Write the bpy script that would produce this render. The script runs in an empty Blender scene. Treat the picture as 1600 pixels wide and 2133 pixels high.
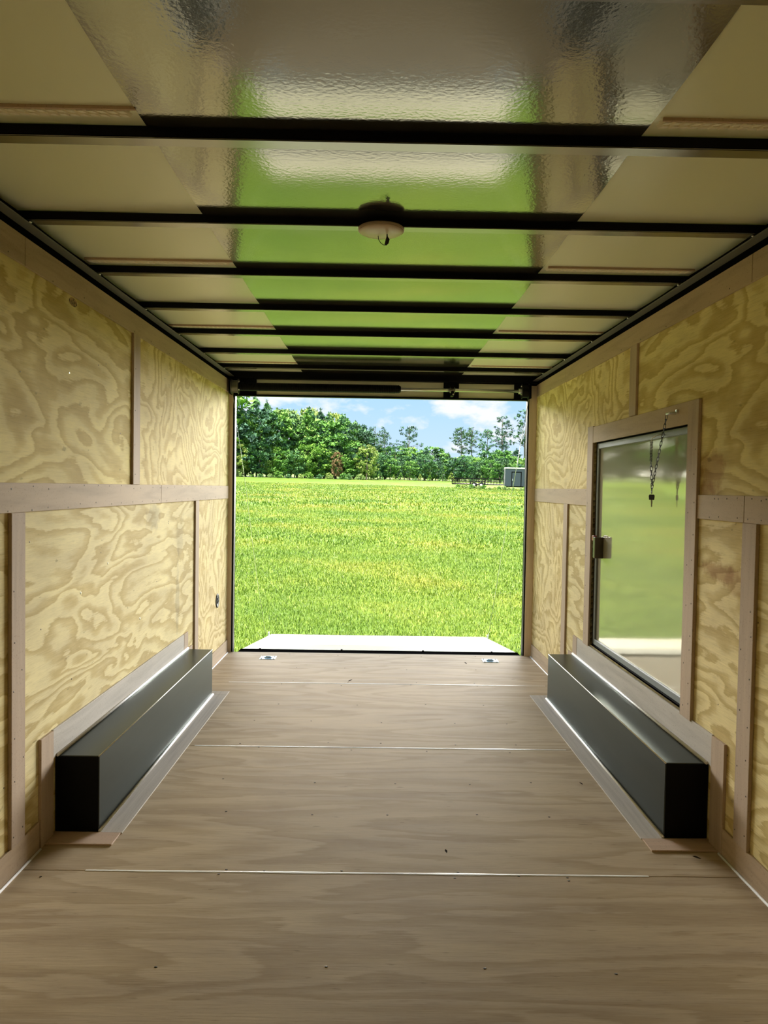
import bpy, bmesh, math, random
import numpy as np
from mathutils import Vector, Matrix
random.seed(7)
PI = math.pi
S = bpy.context.scene
COL = S.collection

# ------------------------------------------------------------------ camera
cam_d = bpy.data.cameras.new('camera'); cam = bpy.data.objects.new('camera', cam_d); COL.objects.link(cam)
yaw, pitch, roll, FPX = 0.010334, -0.031145, 0.015991, 1600.96
f = Vector((math.sin(yaw)*math.cos(pitch), math.cos(yaw)*math.cos(pitch), math.sin(pitch)))
r0 = Vector((math.cos(yaw), -math.sin(yaw), 0)); u0 = r0.cross(f)
r = math.cos(roll)*r0 + math.sin(roll)*u0; u = -math.sin(roll)*r0 + math.cos(roll)*u0
m = Matrix(((r.x, u.x, -f.x, -0.04232), (r.y, u.y, -f.y, -5.97774), (r.z, u.z, -f.z, 1.29975), (0, 0, 0, 1)))
cam.matrix_world = m
cam_d.sensor_fit = 'VERTICAL'; cam_d.sensor_height = 36; cam_d.lens = FPX*36/2133
cam_d.clip_start = 0.05; cam_d.clip_end = 2000
S.camera = cam
S.view_settings.view_transform = 'Standard'; S.view_settings.look = 'None'
S.view_settings.gamma = 1; S.view_settings.use_curve_mapping = False
S.view_settings.exposure = 1.6

# ------------------------------------------------------------------ light settings
SKY_STRENGTH = .38
w = bpy.data.worlds.new('sky'); S.world = w; w.use_nodes = True
nt = w.node_tree; nt.nodes.clear()
def N(nt, t, **k):
    n = nt.nodes.new(t)
    for a, b in k.items(): setattr(n, a, b)
    return n
out = N(nt, 'ShaderNodeOutputWorld'); bg = N(nt, 'ShaderNodeBackground'); bg.inputs[1].default_value = SKY_STRENGTH
tc = N(nt, 'ShaderNodeTexCoord'); sep = N(nt, 'ShaderNodeSeparateXYZ'); nt.links.new(tc.outputs['Generated'], sep.inputs[0])
grad = N(nt, 'ShaderNodeValToRGB'); nt.links.new(sep.outputs[2], grad.inputs[0])
e = grad.color_ramp.elements
e[0].position = 0.0; e[0].color = (0.62, 0.78, 0.95, 1); e[1].position = 1.0; e[1].color = (0.16, 0.36, 0.80, 1)
q = e.new(0.13); q.color = (0.40, 0.66, 0.95, 1); q = e.new(0.4); q.color = (0.26, 0.50, 0.90, 1)
mp = N(nt, 'ShaderNodeMapping'); mp.inputs['Scale'].default_value = (1, 1, 1.9); mp.inputs['Location'].default_value = (0.35, 0.2, 0.15)
nt.links.new(tc.outputs['Generated'], mp.inputs[0])
n1 = N(nt, 'ShaderNodeTexNoise'); n1.inputs['Scale'].default_value = 13; n1.inputs['Detail'].default_value = 8; n1.inputs['Roughness'].default_value = .55
nt.links.new(mp.outputs[0], n1.inputs['Vector'])
cr = N(nt, 'ShaderNodeValToRGB'); nt.links.new(n1.outputs[0], cr.inputs[0])
cr.color_ramp.elements[0].position = .45; cr.color_ramp.elements[1].position = .57
mix = N(nt, 'ShaderNodeMix', data_type='RGBA'); nt.links.new(cr.outputs[0], mix.inputs[0])
nt.links.new(grad.outputs[0], mix.inputs[6]); mix.inputs[7].default_value = (.86, .89, .98, 1)
nt.links.new(mix.outputs[2], bg.inputs[0]); nt.links.new(bg.outputs[0], out.inputs[0])

def sun_lamp(name, direction, strength, angle, color):
    l = bpy.data.lights.new(name, 'SUN'); l.energy = strength; l.angle = math.radians(angle); l.color = color
    o = bpy.data.objects.new(name, l); COL.objects.link(o)
    o.rotation_euler = Vector(direction).to_track_quat('-Z', 'Y').to_euler()
    return o
sun_lamp('sun', (.36, .64, -2.38), 4.5, 0.6, (1, .95, .86))            # high midday sun, behind and to the left
# added broad sun lamps, aimed in through the rear opening to brighten the interior
sun_lamp('added_fill_sun', (.42, -1.0, -.03), 4.2, 38, (1, .98, .92))
sun_lamp('added_fill_sun', (-.42, -1.0, -.03), 4.2, 38, (1, .98, .92))
S.cycles.max_bounces = 14; S.cycles.diffuse_bounces = 10; S.cycles.glossy_bounces = 6
S.cycles.sample_clamp_indirect = 8; S.cycles.caustics_reflective = False; S.cycles.use_denoising = True

# ------------------------------------------------------------------ materials
def mat(name, color=(.5,.5,.5), rough=.6, metal=0.0, spec=.5, coat=0.0):
    M = bpy.data.materials.new(name); M.use_nodes = True
    b = M.node_tree.nodes['Principled BSDF']
    b.inputs['Base Color'].default_value = (*color, 1); b.inputs['Roughness'].default_value = rough
    b.inputs['Metallic'].default_value = metal; b.inputs['Specular IOR Level'].default_value = spec
    b.inputs['Coat Weight'].default_value = coat
    return M
def nodes(M): return M.node_tree, M.node_tree.nodes['Principled BSDF']
def lk(nt, a, b): nt.links.new(a, b)
def ramp(nt, src, stops):
    c = N(nt, 'ShaderNodeValToRGB'); e = c.color_ramp.elements
    e[0].position = stops[0][0]; e[0].color = (*stops[0][1], 1); e[1].position = stops[-1][0]; e[1].color = (*stops[-1][1], 1)
    for p, col in stops[1:-1]: x = e.new(p); x.color = (*col, 1)
    lk(nt, src, c.inputs[0]); return c.outputs[0]
def noise(nt, vec, scale, detail=4, rough=.5, dist=0.0):
    n = N(nt, 'ShaderNodeTexNoise'); n.inputs['Scale'].default_value = scale; n.inputs['Detail'].default_value = detail
    n.inputs['Roughness'].default_value = rough; n.inputs['Distortion'].default_value = dist
    lk(nt, vec, n.inputs['Vector']); return n.outputs[0]
def mapping(nt, scale, loc=(0,0,0), rot=(0,0,0), coord='Object'):
    t = N(nt, 'ShaderNodeTexCoord'); p = N(nt, 'ShaderNodeMapping')
    p.inputs['Scale'].default_value = scale; p.inputs['Location'].default_value = loc; p.inputs['Rotation'].default_value = rot
    lk(nt, t.outputs[coord], p.inputs[0]); return p.outputs[0]
def math_(nt, op, a, b=None, c=None):
    n = N(nt, 'ShaderNodeMath', operation=op)
    for i, v in enumerate((a, b, c)):
        if v is None: continue
        if isinstance(v, (int, float)): n.inputs[i].default_value = v
        else: lk(nt, v, n.inputs[i])
    return n.outputs[0]
def mixc(nt, fac, a, b, mode='MIX'):
    n = N(nt, 'ShaderNodeMix', data_type='RGBA', blend_type=mode)
    for i, v in ((0, fac), (6, a), (7, b)):
        if isinstance(v, (int, float)): n.inputs[i].default_value = v
        elif isinstance(v, tuple): n.inputs[i].default_value = (*v, 1)
        else: lk(nt, v, n.inputs[i])
    return n.outputs[2]
def bump(nt, b, h, strength=.2, dist=.01):
    n = N(nt, 'ShaderNodeBump'); n.inputs['Strength'].default_value = strength; n.inputs['Distance'].default_value = dist
    lk(nt, h, n.inputs['Height']); lk(nt, n.outputs[0], b.inputs['Normal'])

def plywood(name, light, dark, loc, freq=7.0, scale=(1, .55, 1.25), sc=1.5, band_mix=.85, rot=(0,0,0), fiber=(3, 3, 60)):
    """softwood plywood face: rotary-cut flame grain = contour bands of a smooth noise field"""
    M = mat(name, rough=.8, spec=.12); nt, b = nodes(M)
    v = mapping(nt, scale, loc, rot)
    base = noise(nt, v, sc, 3.0, .42, .5)
    wob = noise(nt, v, sc*9, 4, .6)
    fib = noise(nt, mapping(nt, fiber, loc, rot), 2.0, 4, .6)
    h = math_(nt, 'ADD', math_(nt, 'MULTIPLY', base, freq*2.1), math_(nt, 'MULTIPLY', wob, .55))
    h = math_(nt, 'ADD', h, math_(nt, 'MULTIPLY', fib, .42))
    fr = math_(nt, 'FRACT', h)
    mid = tuple((a*.35+c*.65) for a, c in zip(light, dark))
    c = ramp(nt, fr, [(0, mid), (.05, tuple(a*.93 for a in light)), (.12, light), (.46, tuple(a*.92 for a in light)), (.62, mid), (.90, dark), (.97, dark), (1, mid)])
    big = noise(nt, v, sc*2.3, 3, .6)
    c2 = mixc(nt, band_mix, tuple((a*.6+c_*.4) for a, c_ in zip(light, dark)), c)
    tint = ramp(nt, big, [(.3, (.86, .82, .80)), (.7, (1.06, 1.03, .97))])
    c3 = mixc(nt, 1.0, c2, tint, 'MULTIPLY')
    fc = ramp(nt, noise(nt, mapping(nt, tuple(a*1.8 for a in fiber), loc, rot), 2.2, 6, .72), [(.3, (.76, .73, .70)), (.45, (.97, .97, .97)), (.7, (1.10, 1.10, 1.10))])
    c4 = mixc(nt, .8, c3, mixc(nt, 1.0, c3, fc, 'MULTIPLY'))
    spots = noise(nt, v, 26, 2, .5)
    c5 = mixc(nt, ramp(nt, spots, [(.70, (0,0,0)), (.76, (.55,.55,.55))]), c4, tuple(a*.45 for a in dark))
    lk(nt, c5, b.inputs['Base Color'])
    bump(nt, b, fib, .12, .004)
    return M
def batten_wood(name, color, along='y', loc=(0,0,0)):
    M = mat(name, rough=.7, spec=.1); nt, b = nodes(M)
    sc = {'y': (40, 1.2, 14), 'z': (14, 14, 1.0), 'x': (1.2, 14, 40)}[along]
    v = mapping(nt, sc, loc)
    g = noise(nt, v, 1.5, 5, .65, .5)
    p = noise(nt, mapping(nt, (60, 60, 60)), 3.0, 2, .6)
    c = ramp(nt, g, [(.25, tuple(a*.80 for a in color)), (.5, color), (.75, tuple(min(1, a*1.12) for a in color))])
    c = mixc(nt, 1.0, c, ramp(nt, p, [(.28, (.72,.70,.68)), (.38, (1,1,1))]), 'MULTIPLY')
    lk(nt, c, b.inputs['Base Color']); bump(nt, b, g, .1, .003)
    return M
PL, PD = (.83, .735, .40), (.54, .425, .175)
M_ply = {k: plywood('plywood_'+k, tuple(a*t for a, t in zip(PL, tt)), tuple(a*t for a, t in zip(PD, tt)), loc, fq, sc_, 2.1)
         for k, tt, loc, fq, sc_ in (
    ('a', (1, 1, .92), (3, 1, 2), 6, (1, .5, 1.25)),
    ('b', (1.02, 1.0, 1.0), (9, 4, 1), 6.5, (1, .8, 1.1)),
    ('c', (.98, 1.0, 1.08), (5, 8, 3), 6, (1, .45, 1.7)),
    ('d', (1, .98, 1.02), (1, 2, 7), 6.5, (1, .9, 1.0)),
    ('e', (1, 1, .98), (6, 12, 4), 6, (1, .5, 1.6)),
    ('f', (1, .99, 1.0), (2, 17, 9), 6, (1, .6, 1.3)))}
M_floor = [plywood('floor_plywood_'+str(i), (.56, .475, .35), (.40, .32, .215), (i*3.7, i*5.1, i), 4.0, (.45, 2.6, 1), 1.5, .6, fiber=(3, 60, 3)) for i in range(4)]
for M in M_floor:
    M.node_tree.nodes['Principled BSDF'].inputs['Roughness'].default_value = .7
    M.node_tree.nodes['Principled BSDF'].inputs['Specular IOR Level'].default_value = .12
def stained(M, name, spots):
    """water marks and smudges on one sheet, each with its own irregular outline (y, z on the wall)"""
    M = M.copy(); M.name = name; nt, b = nodes(M)
    src = b.inputs['Base Color'].links[0].from_socket
    sp = N(nt, 'ShaderNodeSeparateXYZ'); co = N(nt, 'ShaderNodeTexCoord'); lk(nt, co.outputs['Object'], sp.inputs[0])
    nz = noise(nt, mapping(nt, (1, 1, 1)), 9, 4, .65)
    for y, z, ry, rz, colr, k in spots:
        a = math_(nt, 'POWER', math_(nt, 'ABSOLUTE', math_(nt, 'MULTIPLY', math_(nt, 'SUBTRACT', sp.outputs[1], y+3.5), 1/ry)), 2)
        c = math_(nt, 'POWER', math_(nt, 'ABSOLUTE', math_(nt, 'MULTIPLY', math_(nt, 'SUBTRACT', sp.outputs[2], z), 1/rz)), 2)
        d = math_(nt, 'ADD', math_(nt, 'SQRT', math_(nt, 'ADD', a, c)), math_(nt, 'MULTIPLY', math_(nt, 'SUBTRACT', nz, .5), 2.2))
        fac = ramp(nt, d, [(.55, (k, k, k)), (1.0, (0, 0, 0))])
        src = mixc(nt, fac, src, mixc(nt, 1.0, src, colr, 'MULTIPLY'))
    lk(nt, src, b.inputs['Base Color']); return M
SMUDGE, WATER = (.66, .66, .70), (.66, .52, .44)
M_ply['c_left'] = stained(M_ply['c'], 'plywood_c_smudged', [(-1.94, 1.13, .14, .09, SMUDGE, .8), (-1.45, .65, .05, .26, SMUDGE, .7), (-1.40, 1.0, .09, .14, SMUDGE, .45)])
M_ply['a_right'] = stained(M_ply['a'], 'plywood_a_water_marked', [(-3.10, 1.385, .12, .09, WATER, .9), (-3.05, 1.30, .07, .06, WATER, .8)])
M_ply['f_right'] = stained(M_ply['f'], 'plywood_f_water_marked', [(-3.18, 1.01, .16, .045, WATER, .9), (-3.30, .99, .10, .06, WATER, .6)])
M_bat_y = batten_wood('batten_veneer_long', (.48, .37, .26), 'y')
M_bat_z = batten_wood('batten_veneer_upright', (.47, .365, .275), 'z')
M_bat_x = batten_wood('batten_veneer_cross', (.55, .41, .31), 'x')
M_grey_strip = batten_wood('veneer_with_sheen', (.52, .485, .44), 'y')  # lauan battens with their grey sheen put into the colour
M_jamb = batten_wood('jamb_veneer', (.78, .65, .54), 'z')
M_black = mat('black_steel', (.004, .004, .0045), .4, 0.0, .12)
M_under = mat('black_gloss_steel', (.30, .29, .26), .2, .9)
M_rail = mat('dull_steel_rail', (.16, .155, .14), .35, .7)
M_cove = mat('matt_black_cove', (.006, .006, .006), .8, 0, 0)
M_flange = mat('grey_cove_flange', (.17, .165, .145), .6, .1, .3)
M_galv = mat('zinc_steel', (.70, .72, .74), .28, .95)
M_bright = mat('bright_metal', (.85, .88, .92), .25, .9)
M_blue_zinc = mat('blue_zinc_plate', (.45, .66, .82), .35, .6)
M_caulk = mat('pale_caulk', (.88, .88, .86), .4)
M_bead = mat('shiny_caulk_and_edge_glint', (.95, .95, .95), .3, .0, .8)
M_screw = mat('dark_screw', (.06, .045, .03), .5, .3)
M_tan = mat('tan_painted_aluminium', (.88, .90, .70), .30, .0, .5)
M_dome = mat('white_plastic_dome', (.62, .50, .38), .35)
M_tape = mat('ribbed_sealing_tape', (.95, .90, .78), .4)
M_skin = mat('dark_exterior_skin', (.05, .06, .07), .3, .3)
M_red = mat('red_plastic', (.25, .01, .01), .35)
M_rubber = mat('black_rubber', (.006, .006, .006), .6)
M_chain = mat('dark_chain_steel', (.05, .045, .04), .35, .6)
M_leaf = mat('dead_leaf', (.03, .018, .008), .8)

# wheel box steel: dark mill finish with soft blotches
M_box = mat('dark_mill_steel', (.17, .18, .18), .27, .92); nt, b = nodes(M_box); b.inputs['Specular Tint'].default_value = (.80, .83, .80, 1)
g = noise(nt, mapping(nt, (6, .8, 6)), 1.6, 4, .6)
lk(nt, ramp(nt, g, [(.3, (.055, .062, .062)), (.7, (.072, .08, .078))]), b.inputs['Base Color'])
lk(nt, ramp(nt, g, [(.3, (.30,)*3), (.7, (.30,)*3)]), b.inputs['Roughness'])
# glossy centre sheet of the roof
M_gloss = mat('glossy_bare_ceiling_sheet', (.275, .27, .215), .10, .9, .6); nt, b = nodes(M_gloss)
bump(nt, b, noise(nt, mapping(nt, (1, 1, 1)), 95, 2, .5), .075, .004)
# tan sheets
nt, b = nodes(M_tan); bump(nt, b, noise(nt, mapping(nt, (1, 1, 1)), 60, 2, .5), .02, .003)
# mirror-smooth side door skin
M_door = mat('glossy_tan_door_skin', (.62, .59, .46), .065, .52, .5); nt, b = nodes(M_door)
bump(nt, b, noise(nt, mapping(nt, (1, 1.0, 1)), 3.0, 2, .5), .05, .01)
M_frame = mat('door_extrusion', (.20, .22, .23), .5, .0, .3)
# ramp wood, sun-bleached
M_ramp = mat('bleached_ramp_plywood', rough=.6); nt, b = nodes(M_ramp)
lk(nt, ramp(nt, noise(nt, mapping(nt, (.8, 12, 1)), 2, 4, .6), [(.3, (.30, .275, .185)), (.7, (.34, .32, .225))]), b.inputs['Base Color'])

# ------------------------------------------------------------------ mesh helpers
def obj(name, bm, M, parent=None, smooth=False):
    me = bpy.data.meshes.new(name); bmesh.ops.recalc_face_normals(bm, faces=bm.faces); bm.to_mesh(me); bm.free()
    for x in (M if isinstance(M, (list, tuple)) else [M]): me.materials.append(x)
    if smooth:
        for p in me.polygons: p.use_smooth = True
    o = bpy.data.objects.new(name, me); COL.objects.link(o)
    if parent is not None: o.parent = parent
    return o
def box(bm, x0, x1, y0, y1, z0, z1, bev=0.0, mi=0):
    r = bmesh.ops.create_cube(bm, size=1)
    vs = r['verts']
    for v in vs:
        v.co = Vector(((x0+x1)/2+v.co.x*(x1-x0), (y0+y1)/2+v.co.y*(y1-y0), (z0+z1)/2+v.co.z*(z1-z0)))
    fs = list({f for v in vs for f in v.link_faces})
    for f_ in fs: f_.material_index = mi
    if bev:
        es = list({e_ for v in vs for e_ in v.link_edges})
        bmesh.ops.bevel(bm, geom=es, offset=bev, segments=1, affect='EDGES', profile=.5)
    return vs
def B(x0, x1, y0, y1, z0, z1, bev=0.0):
    bm = bmesh.new(); box(bm, x0, x1, y0, y1, z0, z1, bev); return bm
def tube(bm, pts, rad, n=8, cap=True):
    pts = [Vector(p) for p in pts]; rings = []
    for i, p in enumerate(pts):
        d = (pts[min(i+1, len(pts)-1)] - pts[max(i-1, 0)]).normalized()
        a = d.orthogonal().normalized() if i == 0 else (last - d*last.dot(d)).normalized()
        last = a; c = d.cross(a)
        rr = rad[i] if isinstance(rad, (list, tuple)) else rad
        rings.append([bm.verts.new(p + (a*math.cos(t)+c*math.sin(t))*rr) for t in [2*PI*k/n for k in range(n)]])
    for A, C_ in zip(rings, rings[1:]):
        for k in range(n): bm.faces.new((A[k], A[(k+1) % n], C_[(k+1) % n], C_[k]))
    if cap: bm.faces.new(rings[0][::-1]); bm.faces.new(rings[-1])
def T(pts, rad, n=8):
    bm = bmesh.new(); tube(bm, pts, rad, n); return bm
def lathe(profile, axis='z', n=32, at=(0,0,0)):
    bm = bmesh.new(); rings = []
    for rr, h in profile:
        ring = []
        for k in range(n):
            a = 2*PI*k/n; c, s = math.cos(a)*rr, math.sin(a)*rr
            p = {'z': (c, s, h), 'x': (h, c, s), 'y': (c, h, s)}[axis]
            ring.append(bm.verts.new((p[0]+at[0], p[1]+at[1], p[2]+at[2])))
        rings.append(ring)
    for A, C_ in zip(rings, rings[1:]):
        for k in range(n): bm.faces.new((A[k], A[(k+1) % n], C_[(k+1) % n], C_[k]))
    bm.faces.new(rings[0][::-1]); bm.faces.new(rings[-1]); return bm
def poly_prism(pts, x0, x1, bev=0):
    """polygon given in (y, z), extruded along x"""
    bm = bmesh.new(); A = [bm.verts.new((x0, y, z)) for y, z in pts]; C_ = [bm.verts.new((x1, y, z)) for y, z in pts]
    bm.faces.new(A); bm.faces.new(C_[::-1]); n = len(pts)
    for k in range(n): bm.faces.new((A[k], A[(k+1) % n], C_[(k+1) % n], C_[k]))
    return bm
def empty(name, loc=(0,0,0), rot=(0,0,0), parent=None):
    o = bpy.data.objects.new(name, None); o.empty_display_size = .1; COL.objects.link(o); o.location = loc; o.rotation_euler = rot
    if parent is not None: o.parent = parent
    return o
def tag(o, label=None, cat=None, group=None, kind=None):
    for k, v in (('label', label), ('category', cat), ('group', group), ('kind', kind)):
        if v: o[k] = v
    return o
def thing(name, label, cat, loc=(0,0,0), rot=(0,0,0), group=None):
    return tag(empty(name, loc, rot), label, cat, group)

# ------------------------------------------------------------------ trailer body
YF = -6.55                      # front wall, behind the camera
TA = 0.0098                     # the two walls close in slightly towards the rear door
def wall_root(name, side):      # local x = 0 at the wall face, +x outwards for the right wall, -x outwards for the left
    o = empty(name, (side*1.226, -3.5, 0), (0, 0, side*math.atan(TA)))
    o['kind'] = 'structure'; return o
WL, WR = wall_root('wall_left', -1), wall_root('wall_right', 1)
Y = lambda y: y + 3.5
def strip(root, side, y0, y1, z0, z1, t=.008, M=None, name='batten', x_in=0.0, bev=.0012):
    a, c = -side*(x_in+t), -side*x_in
    if M is None: M = M_bat_z if (z1-z0) > (y1-y0) else M_bat_y
    return obj(name, B(min(a, c), max(a, c), Y(y0), Y(y1), z0, z1, bev), M, root)
def panel(root, side, pts, M):
    a, c = sorted((0, side*.012))
    return obj('plywood_panel', poly_prism([(Y(y), z) for y, z in pts], a, c), M, root)
def rect(y0, y1, z0, z1): return [(y0, z0), (y1, z0), (y1, z1), (y0, z1)]
ZT = 2.114
# left wall
obj('outer_skin', B(-.075, -.014, Y(YF), Y(.03), -.05, 2.24), M_skin, WL)
panel(WL, -1, rect(YF, -2.252, 1.247, ZT), M_ply['a']); panel(WL, -1, rect(-2.248, .02, 1.247, ZT), M_ply['b'])
panel(WL, -1, rect(YF, -3.452, -.0, 1.243), M_ply['f']); panel(WL, -1, rect(-3.448, -1.022, 0, 1.243), M_ply['c_left'])
panel(WL, -1, rect(-1.018, .02, 0, 1.243), M_ply['d'])
strip(WL, -1, YF, -1.823, 1.2, 1.298); strip(WL, -1, -1.82, -.03, 1.2, 1.298)
strip(WL, -1, YF, -3.397, 2.016, 2.112); strip(WL, -1, -3.394, -.975, 2.016, 2.112); strip(WL, -1, -.972, -.03, 2.016, 2.112)
strip(WL, -1, -2.298, -2.2, 1.298, 2.016, .012); strip(WL, -1, -3.497, -3.402, .1, 1.2, .013, name='batten'); strip(WL, -1, -1.066, -.976, .1, 1.2, .011)
# right wall with the side door opening
DY0, DY1, DZ0, DZ1 = -2.895, -1.565, .415, 1.580
WALLOUT = .075
for n_, (a, c, d, e_) in enumerate([(YF, DY0-.02, -.05, 2.24), (DY1+.02, .03, -.05, 2.24), (DY0-.02, DY1+.02, -.05, DZ0-.02), (DY0-.02, DY1+.02, DZ1+.02, 2.24)]):
    obj('outer_skin', B(.014, WALLOUT, Y(a), Y(c), d, e_), M_skin, WR)
panel(WR, 1, [(-2.213, ZT), (-2.213, DZ1), (DY1, DZ1), (DY1, 1.247), (.02, 1.247), (.02, ZT)], M_ply['b'])
panel(WR, 1, [(YF, ZT), (YF, 1.247), (DY0, 1.247), (DY0, DZ1), (-2.217, DZ1), (-2.217, ZT)], M_ply['a_right'])
panel(WR, 1, rect(-.983, .02, 0, 1.243), M_ply['d'])
panel(WR, 1, [(DY1, 1.243), (DY1, DZ0), (DY1, 0), (-.987, 0), (-.987, 1.243)], M_ply['c'])
panel(WR, 1, rect(YF, -3.412, 0, 1.243), M_ply['e']); panel(WR, 1, rect(-3.408, DY0, 0, 1.243), M_ply['f_right'])
panel(WR, 1, rect(DY0, DY1, 0, DZ0), M_ply['e'])
strip(WR, 1, YF, -3.363, 1.2, 1.293); strip(WR, 1, -3.36, -2.985, 1.2, 1.293); strip(WR, 1, -1.455, -.03, 1.215, 1.313)
strip(WR, 1, YF, -3.368, 2.016, 2.112); strip(WR, 1, -3.365, -.902, 2.016, 2.112); strip(WR, 1, -.899, -.03, 2.020, 2.112)
strip(WR, 1, -2.264, -2.17, 1.672, 2.016, .012); strip(WR, 1, -3.457, -3.362, .1, 1.2, .013); strip(WR, 1, -1.033, -.935, .1, 1.215, .011)
# boards round the door
strip(WR, 1, -1.560, -1.455, .40, 1.676, .010); strip(WR, 1, -2.987, -2.886, .40, 1.668, .014); strip(WR, 1, -2.884, -1.562, 1.578, 1.670, .009)
# front wall and its outside
wf = obj('wall_front', B(-1.34, 1.34, YF-.06, YF, -.05, 2.24), M_ply['c']); wf['kind'] = 'structure'

# screws: a dozen rows of dark heads, joined per wall
def screws(root, side, spots, rad=.0032, M=M_screw):
    bm = bmesh.new()
    for y, z, t in spots:
        rr = bmesh.ops.create_icosphere(bm, subdivisions=1, radius=rad)
        for v in rr['verts']: v.co = Vector((-side*(t+.0003)+v.co.x*.35, Y(y)+v.co.y, z+v.co.z))
    o = obj('screw_heads', bm, M, root); o['kind'] = 'stuff'
R = random.Random(3)
def row(y0, y1, z, t, step=.15): return [(y0+k*step+R.uniform(-.03, .03), z+R.uniform(-.008, .008), t) for k in range(int((y1-y0)/step)) ]
def col(y, z0, z1, t, step=.16): return [(y+R.uniform(-.006, .006), z0+k*step+R.uniform(-.03, .03), t) for k in range(int((z1-z0)/step))]
spL = row(-5, -.1, 1.285, .008) + row(-5, -.1, 1.213, .008) + row(-5, -.1, 2.03, .008, .3) + col(-2.275, 1.35, 2, .012) + col(-3.48, .15, 1.15, .013) + col(-3.42, .15, 1.15, .013, .25) + [(R.uniform(-4.5, -.2), R.uniform(.2, 1.9), 0) for _ in range(30)]
spR = row(-5, -3, 1.278, .008, .07) + row(-5, -3, 1.215, .008, .09) + row(-1.45, -.1, 1.3, .008, .2) + row(-5, -.1, 2.03, .008, .3) + col(-2.965, .45, 1.62, .014, .1) + col(-2.915, .45, 1.62, .014, .19) + col(-3.44, .15, 1.15, .013, .13) + col(-3.38, .15, 1.15, .013, .2) + col(-1.48, .45, 1.6, .010) + [(R.uniform(-4.5, -3.1), R.uniform(.3, 1.9), 0) for _ in range(14)]
screws(WL, -1, spL); screws(WR, 1, spR)
screws(WL, -1, [(-3.02, 1.72, 0), (-2.9, .86, 0), (-2.15, .63, 0), (-2.6, .95, 0)], .0055, M_bright)
# knot in the upper left panel
kn = lathe([(.001, 0), (.024, .0006), (.03, .0002)], 'x', 16, (.0005, 0, 0)); 
for v in kn.verts: v.co = Vector((v.co.x, v.co.y*1.3+Y(-2.985), v.co.z*.55+1.995))
M_knot = mat('knot_wood', rough=.6); nt, b = nodes(M_knot)
lk(nt, ramp(nt, noise(nt, mapping(nt, (1,1,1)), 60, 2), [(.42, (.07,.03,.01)), (.55, (.42,.25,.10))]), b.inputs['Base Color'])
obj('wood_knot', kn, M_knot, WL)
# three staple / horseshoe marks pressed in the plywood
# baseboards with their pale bead
for nm, root, side, segs in (('baseboard_left', WL, -1, [(YF, -3.285), (-1.13, -.02)]), ('baseboard_right', WR, 1, [(YF, -3.26), (-1.14, -.02)])):
    e_ = empty(nm, root.location, root.rotation_euler); e_['kind'] = 'structure'
    for y0, y1 in segs:
        strip(e_, side, y0, y1, .0, .1005, .009, M_bat_y, 'base_strip')
        bm = T([(-side*.013, Y(y0), .003), (-side*.013, Y(y1), .003)], .0045, 6); obj('caulk_bead', bm, M_bead, e_, True)

# floor: sheets laid across, seams at -3.425, -2.17, -.915
FL = empty('floor'); FL['kind'] = 'structure'
ys = [YF, -4.65, -3.425, -2.17, -.915, .02]
for i, (a, c) in enumerate(zip(ys, ys[1:])):
    obj('floor_sheet', B(-1.26, 1.26, a+.0015, c-.0015, -.022, 0, .001), M_floor[i % 4], FL)
obj('floor_frame', B(-1.28, 1.28, YF, .03, -.16, -.023), M_black, FL)
for yy, x0, x1 in ((-3.425, -1.0, .9), (-2.17, -.93, .93), (-.915, -1.0, 1.1)):
    bm = bmesh.new(); n = 40; rr_ = random.Random(int(yy*100))
    L = []
    for k in range(n+1):
        x = x0+(x1-x0)*k/n; hw = .0045+.0035*abs(math.sin(k*.31+yy))*rr_.uniform(.5, 1.1)*(1-abs(2*k/n-1)**3)
        L.append((bm.verts.new((x, yy-hw, .0008)), bm.verts.new((x, yy, .0014)), bm.verts.new((x, yy+hw, .0008))))
    for A, C_ in zip(L, L[1:]):
        bm.faces.new((A[0], C_[0], C_[1], A[1])); bm.faces.new((A[1], C_[1], C_[2], A[2]))
    obj('seam_sealant', bm, M_caulk, FL)
bm = bmesh.new(); R = random.Random(5)
spots = [(-1.13, -3.47), (-.53, -3.41), (-.55, -3.44), (-.14, -3.41), (.255, -3.41), (.24, -3.45), (.62, -3.44), (.62, -3.46)]
for yy, n in ((-3.95, 4), (-2.95, 5), (-2.62, 5), (-2.12, 5), (-2.2, 4), (-1.75, 5), (-1.4, 4), (-.95, 4), (-.88, 4), (-.5, 4), (-.06, 5), (-4.4, 3), (-3.43, 2)):
    spots += [(-.85+1.75*(k+.5)/n+R.uniform(-.06, .06), yy+R.uniform(-.02, .02)) for k in range(n)]
for x, y in spots:
    rr = bmesh.ops.create_icosphere(bm, subdivisions=1, radius=.0045)
    for v in rr['verts']: v.co = Vector((x+v.co.x*1.2, y+v.co.y, .0003+v.co.z*.3))
o = obj('screw_heads', bm, M_screw, FL); o['kind'] = 'stuff'

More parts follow.
